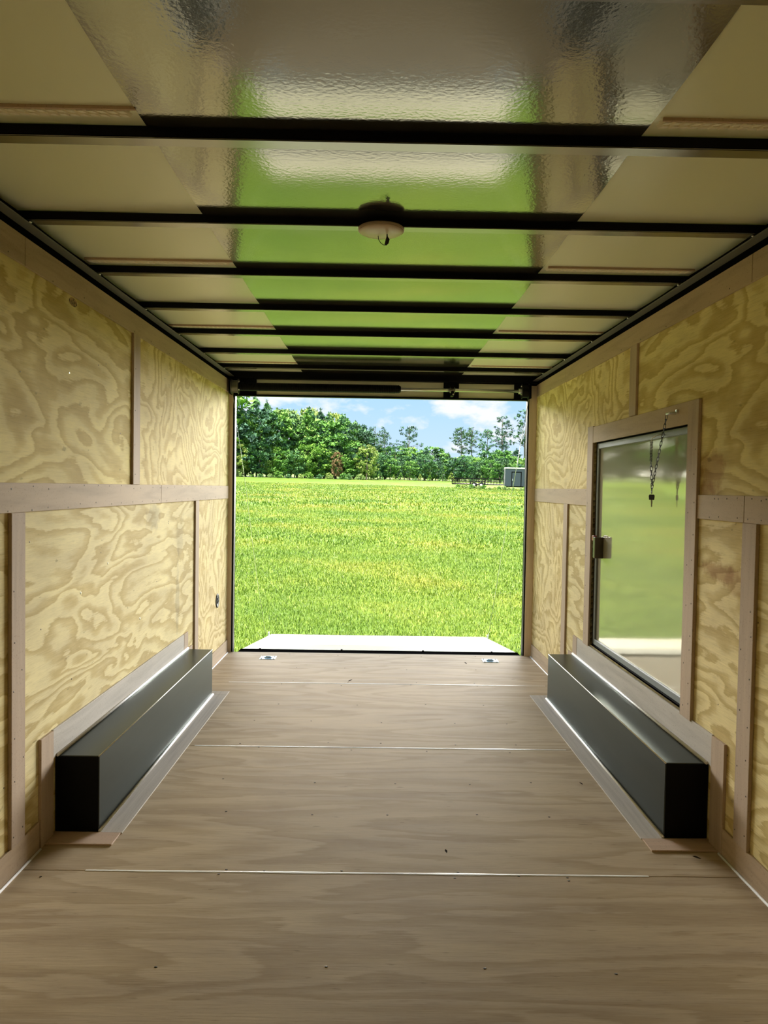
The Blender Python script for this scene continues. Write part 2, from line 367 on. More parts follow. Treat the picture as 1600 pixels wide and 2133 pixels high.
# ceiling: roof bows, sheets, cove rails, sealing tape
CE = empty('ceiling'); CE['kind'] = 'structure'
ZB, ZC = 2.155, 2.181
bows = [-5.88, -5.27, -4.66, -4.05, -3.44, -2.83, -2.22, -1.61, -1.0, -.39, .02]
halfw = lambda y: 1.226 - TA*(y+3.5)
for y in bows:
    bm = bmesh.new(); hw = halfw(y)-.004
    # Z shaped bow: dark upright web, glossy flange underneath
    box(bm, -hw, hw, y, y+.006, ZB, ZC+.001, 0, 0); box(bm, -hw, hw, y, y+.045, ZB-.003, ZB+.003, .001, 1); box(bm, -hw, hw, y+.039, y+.045, ZB, ZB+.012, 0, 0)
    o = obj('roof_bow', bm, [M_black, M_under], CE)
def sheet(x0, x1, M, name, amp, z, nx):
    bm = bmesh.new(); ny = 10; grid = []
    yl = []
    for a, c in zip(bows, bows[1:]):
        for k in range(ny): yl.append((a+(c-a)*k/ny, k/ny))
    yl.append((bows[-1], 0))
    for yv, t in yl:
        grid.append([bm.verts.new((x0+(x1-x0)*i/nx, yv, z+amp*math.sin(PI*t))) for i in range(nx+1)])
    for A, C_ in zip(grid, grid[1:]):
        for i in range(nx): bm.faces.new((A[i], A[i+1], C_[i+1], C_[i]))
    return obj(name, bm, M, CE, True)
sheet(-1.29, -.60, M_tan, 'side_sheet', -.005, ZC+.004, 4); sheet(.58, 1.29, M_tan, 'side_sheet', -.005, ZC+.004, 4)
sheet(-.622, .600, M_gloss, 'centre_sheet', -.0066, ZC, 6)
obj('roof_skin', B(-1.30, 1.30, YF-.05, .05, ZC+.03, ZC+.06), M_skin, CE)
# ribbed sealing tape under every second seam
for y in (-5.36, -4.14, -2.925, -1.70, -.48):
    for s in (-1, 1):
        bm = bmesh.new(); x = .628 if s > 0 else .650
        while x < 1.20:
            for rr_ in (0, 1):
                yy = y + rr_*.017; q = .012
                vs = [(s*x, yy), (s*(x+.021), yy), (s*(x+.021-q), yy+.016), (s*(x-q), yy+.016)]
                a = [bm.verts.new((px, py, ZC+.003)) for px, py in vs]
                cx, cy = sum(v[0] for v in vs)/4, sum(v[1] for v in vs)/4
                c = [bm.verts.new((cx+(px-cx)*.7, cy+(py-cy)*.7, ZC-.007)) for px, py in vs]
                bm.faces.new(c)
                for k in range(4): bm.faces.new((a[k], a[(k+1) % 4], c[(k+1) % 4], c[k]))
            x += .024
        o = obj('sealing_tape', bm, M_tape, CE); o['kind'] = 'stuff'
        obj('seam_lip', B(min(s*.62, s*1.2), max(s*.62, s*1.2), y-.007, y-.001, ZC-.006, ZC+.006), M_bat_x, CE)
for nm, root, s in (('trim_1', WL, -1), ('trim_2', WR, 1)):
    e_ = empty(nm, root.location, root.rotation_euler); e_['kind'] = 'structure'
    obj('cove_tube', B(min(0, s*.03), max(0, s*.03), Y(YF), Y(.02), ZT+.002, 2.205), M_cove, e_)
    obj('cove_flange', B(min(0, -s*.038), max(0, -s*.038), Y(YF), Y(.0), 2.142, 2.147), M_flange, e_)
    bm = bmesh.new()
    for y in bows[1:-1]:
        rr = bmesh.ops.create_icosphere(bm, subdivisions=1, radius=.006)
        for v in rr['verts']: v.co = Vector((-s*.04+v.co.x, Y(y)+v.co.y+.01, 2.148+v.co.z*.6))
    o = obj('weld_spots', bm, M_bright, e_); o['kind'] = 'stuff'

# rear header and jambs
WB = empty('wall_rear'); WB['kind'] = 'structure'
obj('header_panel', B(-.985, .468, .030, .036, 2.010, 2.127, .001), M_tan, WB); obj('header_panel', B(.587, 1.018, .030, .036, 2.010, 2.122, .001), M_tan, WB)
obj('header_beam', B(-1.24, 1.24, .037, .09, 2.0, 2.24), M_black, WB)
obj('header_post', B(.468, .587, .018, .037, 2.0, 2.135), M_black, WB)
obj('header_post', B(-1.2, -.985, .018, .037, 2.0, 2.135), M_black, WB); obj('header_post', B(1.018, 1.2, .018, .037, 2.0, 2.135), M_black, WB)
obj('header_lip', B(-1.16, 1.135, .012, .037, 1.996, 2.008, .001), M_black, WB)
obj('top_beam', B(-1.21, 1.21, -.015, .036, 2.128, 2.2), M_black, WB)
J1 = obj('trim_3', B(-1.212, -1.162, .0, .014, .0, 2.11, .001), M_jamb); J1['kind'] = 'structure'
J2 = obj('trim_4', B(1.136, 1.192, .0, .014, .0, 2.11, .001), M_jamb); J2['kind'] = 'structure'
obj('door_post', B(-1.30, -1.150, .015, .09, -.05, 2.0), M_black, WB); obj('door_post', B(1.127, 1.30, .015, .09, -.05, 2.0), M_black, WB)
obj('weather_seal', B(-1.153, -1.147, .01, .03, 0, 2.0), M_rubber, WB); obj('weather_seal', B(1.124, 1.130, .01, .03, 0, 2.0), M_rubber, WB)
obj('sill_angle', B(-1.112, 1.112, .022, .108, -.03, -.003, .001), M_cove, WB)

# ------------------------------------------------------------------ side door
D = empty('door_1', WR.location, WR.rotation_euler); D['kind'] = 'structure'
y0, y1 = Y(DY0), Y(DY1)
bm = bmesh.new()   # rubber reveal round the opening
for a in ((0.0, .05, y0-.018, y0, DZ0-.018, DZ1+.018), (0.0, .05, y1, y1+.018, DZ0-.018, DZ1+.018), (0.0, .05, y0, y1, DZ0-.018, DZ0), (0.0, .05, y0, y1, DZ1, DZ1+.018)): box(bm, *a)
obj('door_seal', bm, M_rubber, D)
bm = bmesh.new(); fw = .032; g = .012
for a in ((.012, .05, y0+g, y0+g+fw, DZ0+.006, DZ1-.006), (.012, .05, y1-g-fw, y1-g, DZ0+.006, DZ1-.006), (.012, .05, y0+g, y1-g, DZ0+.006, DZ0+.006+fw), (.012, .05, y0+g, y1-g, DZ1-.006-fw, DZ1-.006)): box(bm, *a, .003)
obj('door_frame', bm, M_frame, D)
obj('door_panel', B(.022, .045, y0+g+fw-.004, y1-g-fw+.004, DZ0+fw, DZ1-fw), M_door, D)
obj('door_back', B(.055, .07, y0-.02, y1+.02, DZ0-.02, DZ1+.02), M_skin, D)
la = obj('latch', B(-.026, .024, Y(-1.705), Y(-1.665), .925, 1.045, .004), mat('dark_latch_plate', (.07, .06, .045), .3, .6), D)
obj('latch_plate', B(-.006, .021, Y(-1.662), Y(-1.60), .935, 1.04, .002), M_galv, la)
obj('release_lever', B(-.02, .0, Y(-1.66), Y(-1.62), 1.02, 1.05, .003), M_red, la)

# ------------------------------------------------------------------ wheel boxes
BH, BW, BY0, BY1 = .287, .155, -3.136, -1.249
def wheel_box(side):
    lab = ('long dark steel wheel box along the left plywood wall', 'long dark steel wheel box below the side door on the right wall')[side > 0]
    root = thing('wheel_box', lab, 'wheel box', (side*1.226, -3.5, 0), (0, 0, side*math.atan(TA)), 'wheel boxes')
    s = -side
    xa = s*.0; xb = s*(BW+.01)
    bm = bmesh.new(); box(bm, min(xa, xb), max(xa, xb), Y(BY0), Y(BY1), 0.0, BH, .0025)
    obj('shell', bm, M_box, root)
    obj('end_shade', B(min(xa+s*.004, xb-s*.003), max(xa+s*.004, xb-s*.003), Y(BY0)-.002, Y(BY0)+.001, .004, BH-.003), M_black, root)  # black sheet that paints the near end face in shade
    # white tube painting the glint along the folded edge, hems and beads
    obj('edge_glint', T([(xb-s*.0015, Y(BY0), BH-.0015), (xb-s*.0015, Y(BY1), BH-.0015)], .0026, 6), M_bead, root, True)
    obj('caulk_bead', T([(xb+s*.004, Y(BY0)-.004, .007), (xb+s*.004, Y(BY1)+.006, .007)], .0065, 8), M_bead, root, True)
    obj('caulk_bead', T([(s*.012, Y(BY0)-.006, BH+.004), (s*.012, Y(BY1)+.004, BH+.004)], .0072, 8), M_bead, root, True)
    def st(y0, y1, z0, z1, t, M, n='surround_batten'):
        return obj(n, B(min(0, s*t), max(0, s*t), Y(y0), Y(y1), z0, z1, .001), M, root)
    top = .392 if side < 0 else .405
    st(BY0-.035, BY1-.075, BH, top, .009, M_grey_strip); st(-3.275, BY0-.037, .0, top-.002, .011, M_bat_z); st(BY1-.073, BY1+.02, BH-.0, top, .010, M_bat_z); st(BY1+.001, BY1+.125, 0, BH, .010, M_bat_z)
    x2 = xb + s*.090
    obj('floor_strip', B(min(xb, x2), max(xb, x2), Y(BY0)-.012, Y(BY1)+.005, 0, .005, .001), M_grey_strip, root)
    bm = B(min(0, x2-s*.005), max(0, x2-s*.005), Y(-3.245), Y(BY0)-.013, 0, .006, .001); obj('floor_strip', bm, M_bat_x, root)
    obj('floor_strip', B(min(s*.012, x2), max(s*.012, x2), Y(BY1)+.006, Y(BY1)+.09, 0, .005, .001), M_grey_strip, root)
    return root
WBL, WBR = wheel_box(-1), wheel_box(1)

# ------------------------------------------------------------------ ceiling light
cl = thing('ceiling_light', 'round off-white dome lamp on the second roof beam', 'ceiling light', (-.040, -3.42, 2.155))
obj('base_ring', lathe([(.0, 0), (.072, 0), (.076, -.003), (.076, -.009), (.0, -.009)], 'z', 40), M_dome, cl, False)
obj('dome_lens', lathe([(.0, -.009), (.074, -.009), (.0735, -.012), (.066, -.016), (.045, -.019), (.0, -.020)], 'z', 40), M_dome, cl, True)
wr = thing('loose_wire', 'short black wire loop dangling under the dome lamp', 'wire', (-.040, -3.42, 2.131))
obj('wire', T([(-.010, .02, .006), (-.008, .012, -.010), (0, .006, -.024), (.010, .002, -.031), (.016, 0, -.030)], .0012, 6), M_rubber, wr, True)
obj('plug', T([(.015, 0, -.031), (.019, 0, -.024), (.022, 0, -.012), (.020, 0, -.004), (.0195, .0, .006)], [.0035, .0065, .0065, .0025, .0015], 8), M_rubber, wr, True)

# ------------------------------------------------------------------ torsion spring over the rear opening
ts = thing('torsion_spring', 'black coil spring on a steel shaft above the rear opening', 'spring', (0, -.075, 2.056))
bm = bmesh.new(); turns = 150; pts = []
n_ = turns*8
for k in range(n_+1):
    a = 2*PI*k/8; pts.append((-1.085+1.19*k/n_, .029*math.cos(a), .029*math.sin(a)))
tube(bm, pts, .0045, 5); obj('coil', bm, M_black, ts, True)
obj('shaft', T([(-1.12, 0, 0), (1.08, 0, 0)], .0125, 14), M_galv, ts, True)
for x in (-1.09, .115):
    obj('end_cone', lathe([(.016, x-.012), (.030, x-.012), (.032, x), (.022, x+.018), (.014, x+.018)], 'x', 20), M_black, ts, True)
for x in (.527,):
    br = obj('bearing_bracket', B(x-.012, x+.012, -.02, .09, -.045, .035, .003), M_black, ts)
    obj('bolt', T([(x+.005, -.032, -.035), (x+.005, -.018, -.035)], .007, 6), M_bright, br)
    obj('bearing', lathe([(.013, x-.02), (.022, x-.02), (.022, x+.02), (.013, x+.02)], 'x', 18), M_rail, ts, True)
for s, x, lab in ((-1, -1.132, 'black cable drum at the left end of the spring shaft'), (1, 1.085, 'black cable drum at the right end of the spring shaft')):
    d = thing('cable_drum', lab, 'cable drum', (x, -.075, 2.056))
    R0 = .052
    obj('drum', lathe([(.014, -.028), (R0+.006, -.028), (R0+.006, -.024), (R0-.004, -.022), (R0-.004, .020), (R0+.006, .023), (R0+.006, .028), (.014, .028)], 'x', 36), M_rail if s < 0 else M_black, d, False)
    obj('hub_collar', lathe([(.013, -s*.05), (.020, -s*.05), (.020, -s*.028), (.013, -s*.028)], 'x', 16), M_galv, d)
    obj('mounting_plate', B(s*.034, s*.038, -.06, .10, -.058, .060), M_black, d)
    for zz in (-.025, .035): obj('bolt', T([(-s*.036, -.02, zz), (-s*.028, -.02, zz)], .007, 6), M_bright, d)

# cables from the drums to the ramp
ca = obj('lift_cable', T([(-1.150, -.08, 2.00), (-1.156, .6, 1.27), (-1.162, 1.25, .48), (-1.150, 1.84, -.215)], .0022, 6), M_galv, None, True)
tag(ca, 'thin steel cable from the left drum down to the ramp corner', 'cable', 'ramp lifting cables')
ca = obj('lift_cable', T([(1.114, -.08, 2.00), (1.118, .6, 1.27), (1.12, 1.25, .48), (1.125, 1.84, -.215)], .0022, 6), M_galv, None, True)
tag(ca, 'thin steel cable from the right drum down to the ramp corner', 'cable', 'ramp lifting cables')

# ------------------------------------------------------------------ ramp
rp = thing('ramp_door', 'pale plywood ramp door lowered onto the grass behind the opening', 'ramp', (0, .143, -.006), (math.atan(-.124), 0, 0))
def taper(bm, k0, k1, L):
    for v in bm.verts: v.co.x *= k0+(k1-k0)*max(0, v.co.y)/L
    return bm
obj('ramp_deck', B(-1.105, 1.105, .0, 1.80, -.03, 0, .002), M_ramp, rp)
obj('end_cap', B(-1.108, 1.108, 1.801, 1.825, -.035, .001, .002), M_black, rp)
obj('hinge_rail', B(-1.108, 1.108, -.032, -.001, -.03, .004, .002), M_cove, rp)
for s in (-1, 1):
    obj('side_rail', B(s*1.1065-.004, s*1.1065+.004, .0, 1.80, -.034, -.004, .001), M_skin, rp)
    tab = obj('cable_tab', B(s*1.116-.006, s*1.116+.006, 1.66, 1.72, -.02, .03, .002), M_galv, rp)
for x in (-.95, -.3, .35, .9):
    obj('hinge_screw', T([(x, -.02, .006), (x, -.02, .012)], .008, 8), M_black, rp)

# ------------------------------------------------------------------ tie-down rings
for x, lab in ((-.843, 'recessed blue zinc tie-down ring at the rear left floor corner'), (.842, 'recessed blue zinc tie-down ring at the rear right floor corner')):
    d = thing('tie_down_ring', lab, 'tie-down', (x, -.185, 0), (0, 0, 0), 'floor tie-down rings')
    bm = bmesh.new()
    for a in ((-.058, .058, -.05, -.026, 0, .0035), (-.058, .058, .026, .05, 0, .0035), (-.058, -.03, -.026, .026, 0, .0035), (.03, .058, -.026, .026, 0, .0035)): box(bm, *a, .0008)
    obj('plate', bm, M_blue_zinc, d)
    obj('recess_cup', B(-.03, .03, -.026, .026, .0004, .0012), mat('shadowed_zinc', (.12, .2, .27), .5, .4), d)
    pts = [(-.022, .018, .006)] + [(.024*math.cos(t), -.004-.016*math.sin(t), .007) for t in [PI*k/10 for k in range(10, -1, -1)]] + [(.022, .018, .006), (-.022, .018, .006)]
    obj('ring', T(pts, .0042, 8), M_blue_zinc, d, True)
    for sx in (-1, 1):
        for sy in (-1, 1): obj('screw', lathe([(.001, .0036), (.006, .0036), (.004, .006), (.001, .006)], 'z', 10, (sx*.045, sy*.037, 0)), M_screw, d)

# ------------------------------------------------------------------ door chain with key
def PR(y, z, off=.04):   # point off the right wall face, in world space
    return Vector((1.226-TA*(y+3.5)-off, y, z))
ch = thing('door_chain', 'door check chain with coil spring hanging in front of the side door', 'chain')
def link(p, q, flip):
    p, q = Vector(p), Vector(q); c = (p+q)/2; d = (q-p).normalized(); Ln = (q-p).length*1.28
    s_ = Vector((0, 0, 1)).cross(d) if abs(d.z) < .9 else Vector((0, 1, 0)); s_ = (s_ - d*s_.dot(d)).normalized()
    if flip: s_ = d.cross(s_)
    hw, hl = .0042, Ln/2; pts = []
    for k in range(17):
        t = 2*PI*k/16; cx, cy = math.cos(t), math.sin(t)
        pts.append(c + s_*hw*cx + d*(math.copysign(hl-hw, cy) if abs(cy) > .01 else 0) + d*hw*cy)
    return T(pts, .0015, 5)
A_, Lw, Bt = PR(-2.735, 1.626), PR(-2.572, 1.318, .035), PR(-2.553, 1.435, .035)
def strand(a, c, n, sag):
    P = []
    for k in range(n+1):
        t = k/n; p = a.lerp(c, t); p.z -= sag*math.sin(PI*t); p.y += sag*.6*math.sin(PI*t); P.append(p)
    for k in range(n): obj('link', link(P[k], P[k+1], k % 2), M_chain, ch, True)
strand(A_, Lw, 19, .012); strand(Bt, Lw, 6, .0); strand(Lw, Lw+Vector((0, .001, -.022)), 1, 0)
obj('wall_bracket', T([PR(-2.755, 1.634, .0), PR(-2.755, 1.634, .034), PR(-2.736, 1.631, .042)], .0055, 8), M_galv, ch, True)
obj('bracket_nut', lathe([(.001, 0), (.009, 0), (.009, .008), (.001, .008)], 'x', 6, tuple(PR(-2.775, 1.638, .018))), M_bright, ch)
bm = bmesh.new(); pts = []
for k in range(13*8+1):
    a = 2*PI*k/8; pts.append((0, 0, 0)); z_ = 1.525 - .088*k/(13*8); c = PR(-2.551, z_, .035)
    pts[-1] = (c.x+.0062*math.cos(a), c.y+.0062*math.sin(a), c.z)
tube(bm, pts, .0014, 5); obj('coil_spring', bm, M_chain, ch, True)
obj('draw_rod', T([PR(-2.583, 1.555, -.012), PR(-2.575, 1.553, .02), PR(-2.553, 1.54, .035), PR(-2.551, 1.525, .035), PR(-2.551, 1.44, .035)], .0028, 6), M_galv, ch, True)
for sy in (-1, 1):
    obj('hook', T([PR(-2.551, 1.50, .035), PR(-2.551+sy*.004, 1.525, .035), PR(-2.551+sy*.010, 1.533, .035), PR(-2.551+sy*.016, 1.527, .035), PR(-2.551+sy*.018, 1.520, .035)], .0013, 5), M_rail, ch, True)
ky = thing('key', 'black-headed key hanging from the lowest link of the door chain', 'key', PR(-2.572, 1.288, .035), (0, 0, math.radians(-58)))
bm = bmesh.new(); prof = [(-.012, -.022), (.012, -.022), (.0145, -.004), (.011, .002), (-.011, .002), (-.0145, -.004)]
A = [bm.verts.new((x, -.0035, z)) for x, z in prof]; C_ = [bm.verts.new((x, .0035, z)) for x, z in prof]
bm.faces.new(A); bm.faces.new(C_[::-1])
for k in range(6): bm.faces.new((A[k], A[(k+1) % 6], C_[(k+1) % 6], C_[k]))
bmesh.ops.bevel(bm, geom=bm.edges[:], offset=.0012, segments=1, affect='EDGES'); obj('key_head', bm, M_rubber, ky)
bm = bmesh.new(); prof = [(-.0035, -.020), (.0035, -.020), (.0045, -.038), (.0025, -.041), (.0042, -.044), (.0030, -.048), (.0038, -.050), (.001, -.053), (-.0015, -.052)]
A = [bm.verts.new((x, -.001, z)) for x, z in prof]; C_ = [bm.verts.new((x, .001, z)) for x, z in prof]; n_ = len(prof)
bm.faces.new(A); bm.faces.new(C_[::-1])
for k in range(n_): bm.faces.new((A[k], A[(k+1) % n_], C_[(k+1) % n_], C_[k]))
obj('key_blade', bm, M_rail, ky)

# round wiring hole low on the left wall
mh = thing('wiring_hole', 'dark oval wiring hole with a rubber rim low on the left wall', 'hole', (-1.226+TA*(-.36+3.5)+.0, -.36, .455), (0, 0, 0))
obj('rim', lathe([(.036, 0), (.052, 0), (.052, .004), (.044, .006), (.036, .002)], 'x', 28), M_rubber, mh, True)
obj('dark_cavity', lathe([(.001, .0004), (.038, .0004), (.038, .0008), (.001, .0008)], 'x', 28), mat('hole_dark', (.02, .018, .01), .7), mh)
obj('cable_end', T([(.001, -.012, -.02), (.008, -.004, 0), (.004, .004, .022)], .004, 6), M_rail, mh, True)

# bits of dead leaf on the floor
def leaf(x, y, L, rz, lab):
    bm = bmesh.new(); n = 6; rows = []
    for k in range(n+1):
        t = k/n; wd = L*.22*math.sin(PI*min(1, t*.95+.04)); zz = .002+.25*L*t*t
        rows.append((bm.verts.new((-wd, L*(t-.5), zz+wd*.6)), bm.verts.new((0, L*(t-.5), zz)), bm.verts.new((wd, L*(t-.5), zz+wd*.6))))
    for A, C_ in zip(rows, rows[1:]):
        bm.faces.new((A[0], A[1], C_[1], C_[0])); bm.faces.new((A[1], A[2], C_[2], C_[1]))
    o = obj('dead_leaf', bm, M_leaf, None, True); o.location = (x, y, .001); o.rotation_euler = (0, 0, rz)
    tag(o, lab, 'leaf', 'scraps of dead leaf on the floor')
leaf(-.197, -.86, .034, -.9, 'curled dark leaf scrap beside the rear floor seam'); leaf(.642, -.30, .03, .5, 'small dark leaf scrap near the right tie-down ring')
leaf(1.115, -3.30, .03, 1.4, 'thin dark leaf scrap by the near end of the right wheel box'); leaf(.227, -3.27, .02, .2, 'tiny dark leaf scrap ahead of the nearest floor seam')
leaf(.885, -2.62, .02, .8, 'dark crumb of leaf beside the right wheel box floor strip')

# ------------------------------------------------------------------ outdoors
K0 = -.48+.0218*5.98
G = lambda x, y: K0+.0218*y-.010*x
M_ground = mat('mown_grass', rough=.9, spec=.1); nt, b = nodes(M_ground)
v = mapping(nt, (1, 1, 1)); a = noise(nt, v, .22, 4, .55); c = noise(nt, v, 14, 4, .7); d_ = noise(nt, mapping(nt, (1, .25, 1)), .9, 3, .6)
col_ = ramp(nt, a, [(.35, (.105, .19, .028)), (.5, (.15, .23, .036)), (.66, (.20, .245, .042))])
col_ = mixc(nt, 1.0, col_, ramp(nt, c, [(.3, (.62, .68, .6)), (.7, (1.25, 1.22, 1.2))]), 'MULTIPLY')
col_ = mixc(nt, 1.0, col_, ramp(nt, d_, [(.3, (.85, .9, .85)), (.7, (1.12, 1.08, 1.1))]), 'MULTIPLY')
lk(nt, col_, b.inputs['Base Color']); bump(nt, b, c, .5, .03)
bm = bmesh.new()
xs = [-260, -60, -20, -6, 6, 20, 60, 260]; yy_ = [-40, -12, 0, 8, 20, 50, 120, 420]
V = [[bm.verts.new((x, y, G(x, y)-.012)) for x in xs] for y in yy_]
for A, C_ in zip(V, V[1:]):
    for i in range(len(xs)-1): bm.faces.new((A[i], A[i+1], C_[i+1], C_[i]))
gr = obj('ground', bm, M_ground); gr['kind'] = 'structure'; gr['label'] = 'mown green field running to the tree line'

M_blade = mat('grass_blades', rough=.55, spec=.25); nt, b = nodes(M_blade)
v = mapping(nt, (1, 1, 1)); a = noise(nt, v, .22, 4, .55)
at_ = N(nt, 'ShaderNodeAttribute', attribute_name='tint')
col_ = ramp(nt, a, [(.35, (.14, .25, .028)), (.5, (.225, .325, .040)), (.66, (.34, .365, .055))])
col_ = mixc(nt, 1.0, col_, ramp(nt, at_.outputs['Fac'], [(0, (.55, .62, .5)), (.6, (1.05, 1.05, 1.0)), (.93, (1.35, 1.25, 1.4)), (1, (1.9, 1.5, 1.9))]), 'MULTIPLY')
lk(nt, col_, b.inputs['Base Color'])
b.inputs['Transmission Weight'].default_value = 0.0
rng = np.random.default_rng(11)
def blades(zones):
    P, F, Tn = [], [], []
    for (ya, yb, half0, half1, n, h0, h1, wd) in zones:
        y = ya + (yb-ya)*rng.random(n)**1.0; x = (rng.random(n)*2-1)*(half0+(half1-half0)*(y-ya)/(yb-ya))
        keep = ~((np.abs(x) < 1.15) & (y < 2.0)); x, y = x[keep], y[keep]; n = len(x)
        z = K0+.0218*y-.010*x-.015; h = h0+(h1-h0)*rng.random(n); az = rng.random(n)*2*PI; le = rng.random(n)*.9+.15; bz = rng.random(n)*2*PI
        dx, dy = np.cos(az), np.sin(az); wx, wy = np.cos(bz)*wd*.5, np.sin(bz)*wd*.5
        p0 = np.stack([x-wx, y-wy, z], 1); p1 = np.stack([x+wx, y+wy, z], 1)
        mx = np.stack([x+dx*h*.35*le, y+dy*h*.35*le, z+h*.65], 1)
        p2 = mx+np.stack([wx, wy, 0*wx], 1)*.7; p3 = mx-np.stack([wx, wy, 0*wx], 1)*.7
        p4 = np.stack([x+dx*h*le, y+dy*h*le, z+h*(1.05-.45*le)], 1)
        P.append(np.stack([p0, p1, p2, p3, p4], 1).reshape(-1, 3)); Tn.append(np.repeat(rng.random(n), 5))
    P = np.concatenate(P); Tn = np.concatenate(Tn); n = len(P)//5
    base = (np.arange(n)*5)[:, None]
    quads = (base+np.array([0, 1, 2, 3])); tris = base+np.array([3, 2, 4])
    me = bpy.data.meshes.new('grass'); me.vertices.add(len(P)); me.vertices.foreach_set('co', P.ravel().astype(np.float32))
    loops = np.concatenate([quads.ravel(), tris.ravel()]); me.loops.add(len(loops)); me.loops.foreach_set('vertex_index', loops.astype(np.int32))
    me.polygons.add(2*n); me.polygons.foreach_set('loop_start', np.concatenate([np.arange(n)*4, 4*n+np.arange(n)*3]).astype(np.int32))
    me.update(calc_edges=True)
    at = me.attributes.new('tint', 'FLOAT', 'POINT'); at.data.foreach_set('value', Tn.astype(np.float32))
    me.materials.append(M_blade); o = bpy.data.objects.new('grass', me); COL.objects.link(o); return o
go = blades([(.12, 5, 2.2, 3.4, 80000, .03, .075, .006), (5, 12, 3.4, 6, 90000, .035, .09, .009), (12, 30, 6.5, 14, 90000, .05, .11, .018), (30, 90, 14, 34, 70000, .07, .16, .045)])
tag(go, 'bright green grass covering the field behind the trailer', 'grass', kind='stuff')

# ---- trees
def leaf_mat(name, c0, c1, c2):
    M = mat(name, rough=.7, spec=.15); nt, b = nodes(M)
    at = N(nt, 'ShaderNodeAttribute', attribute_name='tint')
    oi = N(nt, 'ShaderNodeObjectInfo')
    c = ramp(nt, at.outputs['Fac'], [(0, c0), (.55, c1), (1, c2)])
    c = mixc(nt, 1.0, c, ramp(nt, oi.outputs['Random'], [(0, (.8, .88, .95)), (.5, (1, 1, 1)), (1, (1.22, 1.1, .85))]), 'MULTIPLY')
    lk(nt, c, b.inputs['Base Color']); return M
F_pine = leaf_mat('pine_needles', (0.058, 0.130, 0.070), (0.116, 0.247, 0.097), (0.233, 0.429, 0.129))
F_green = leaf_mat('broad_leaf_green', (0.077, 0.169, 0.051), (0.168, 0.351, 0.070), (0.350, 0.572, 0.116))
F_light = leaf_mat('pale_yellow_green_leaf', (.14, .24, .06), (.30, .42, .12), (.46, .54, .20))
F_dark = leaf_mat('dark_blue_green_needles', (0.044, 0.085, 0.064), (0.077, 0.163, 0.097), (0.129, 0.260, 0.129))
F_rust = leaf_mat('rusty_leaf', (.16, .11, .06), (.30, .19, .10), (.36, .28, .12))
M_trunk = mat('grey_brown_bark', (.20, .165, .13), .9)
def crown_mesh(name, puffs, tri, size, M, seed):
    """puffs: (x, y, z, radius); each puff is a clump of small leaf sprays"""
    g = np.random.default_rng(seed); P = []; Tn = []
    for (x, y, z, rr) in puffs:
        n = max(5, int(tri*(rr**1.6)))
        d = g.normal(size=(n, 3)); d /= np.linalg.norm(d, axis=1)[:, None]; rad = rr*(g.random(n)**.45)[:, None]
        c = np.array([x, y, z])+d*rad*np.array([1, 1, .72])
        a = g.normal(size=(n, 3, 3))*size*(.6+.8*g.random((n, 1, 1)))
        a -= a.mean(1)[:, None, :]
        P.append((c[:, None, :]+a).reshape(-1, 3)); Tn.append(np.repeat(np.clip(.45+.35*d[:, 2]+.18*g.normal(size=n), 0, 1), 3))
    P = np.concatenate(P); Tn = np.concatenate(Tn); n = len(P)//3
    me = bpy.data.meshes.new(name); me.vertices.add(len(P)); me.vertices.foreach_set('co', P.ravel().astype(np.float32))
    me.loops.add(3*n); me.loops.foreach_set('vertex_index', np.arange(3*n, dtype=np.int32)); me.polygons.add(n)
    me.polygons.foreach_set('loop_start', (np.arange(n)*3).astype(np.int32)); me.update(calc_edges=True)
    at = me.attributes.new('tint', 'FLOAT', 'POINT'); at.data.foreach_set('value', Tn.astype(np.float32)); me.materials.append(M); return me
def trunk_mesh(h, rad, seed, limbs=()):
    bm = bmesh.new(); g = random.Random(seed); p = [(0, 0, -.3)]
    for k in range(1, 6): p.append((g.uniform(-.012, .012)*h*k/5, g.uniform(-.01, .01)*h, h*k/5))
    tube(bm, p, [rad*(1-.14*k) for k in range(6)], 6)
    for (x, y, z) in limbs: tube(bm, [(0, 0, z-.06*h), (x*.5, y*.5, z-.02*h), (x, y, z)], [rad*.35, rad*.25, rad*.12], 4)
    me = bpy.data.meshes.new('trunk'); bm.to_mesh(me); bm.free(); me.materials.append(M_trunk); return me
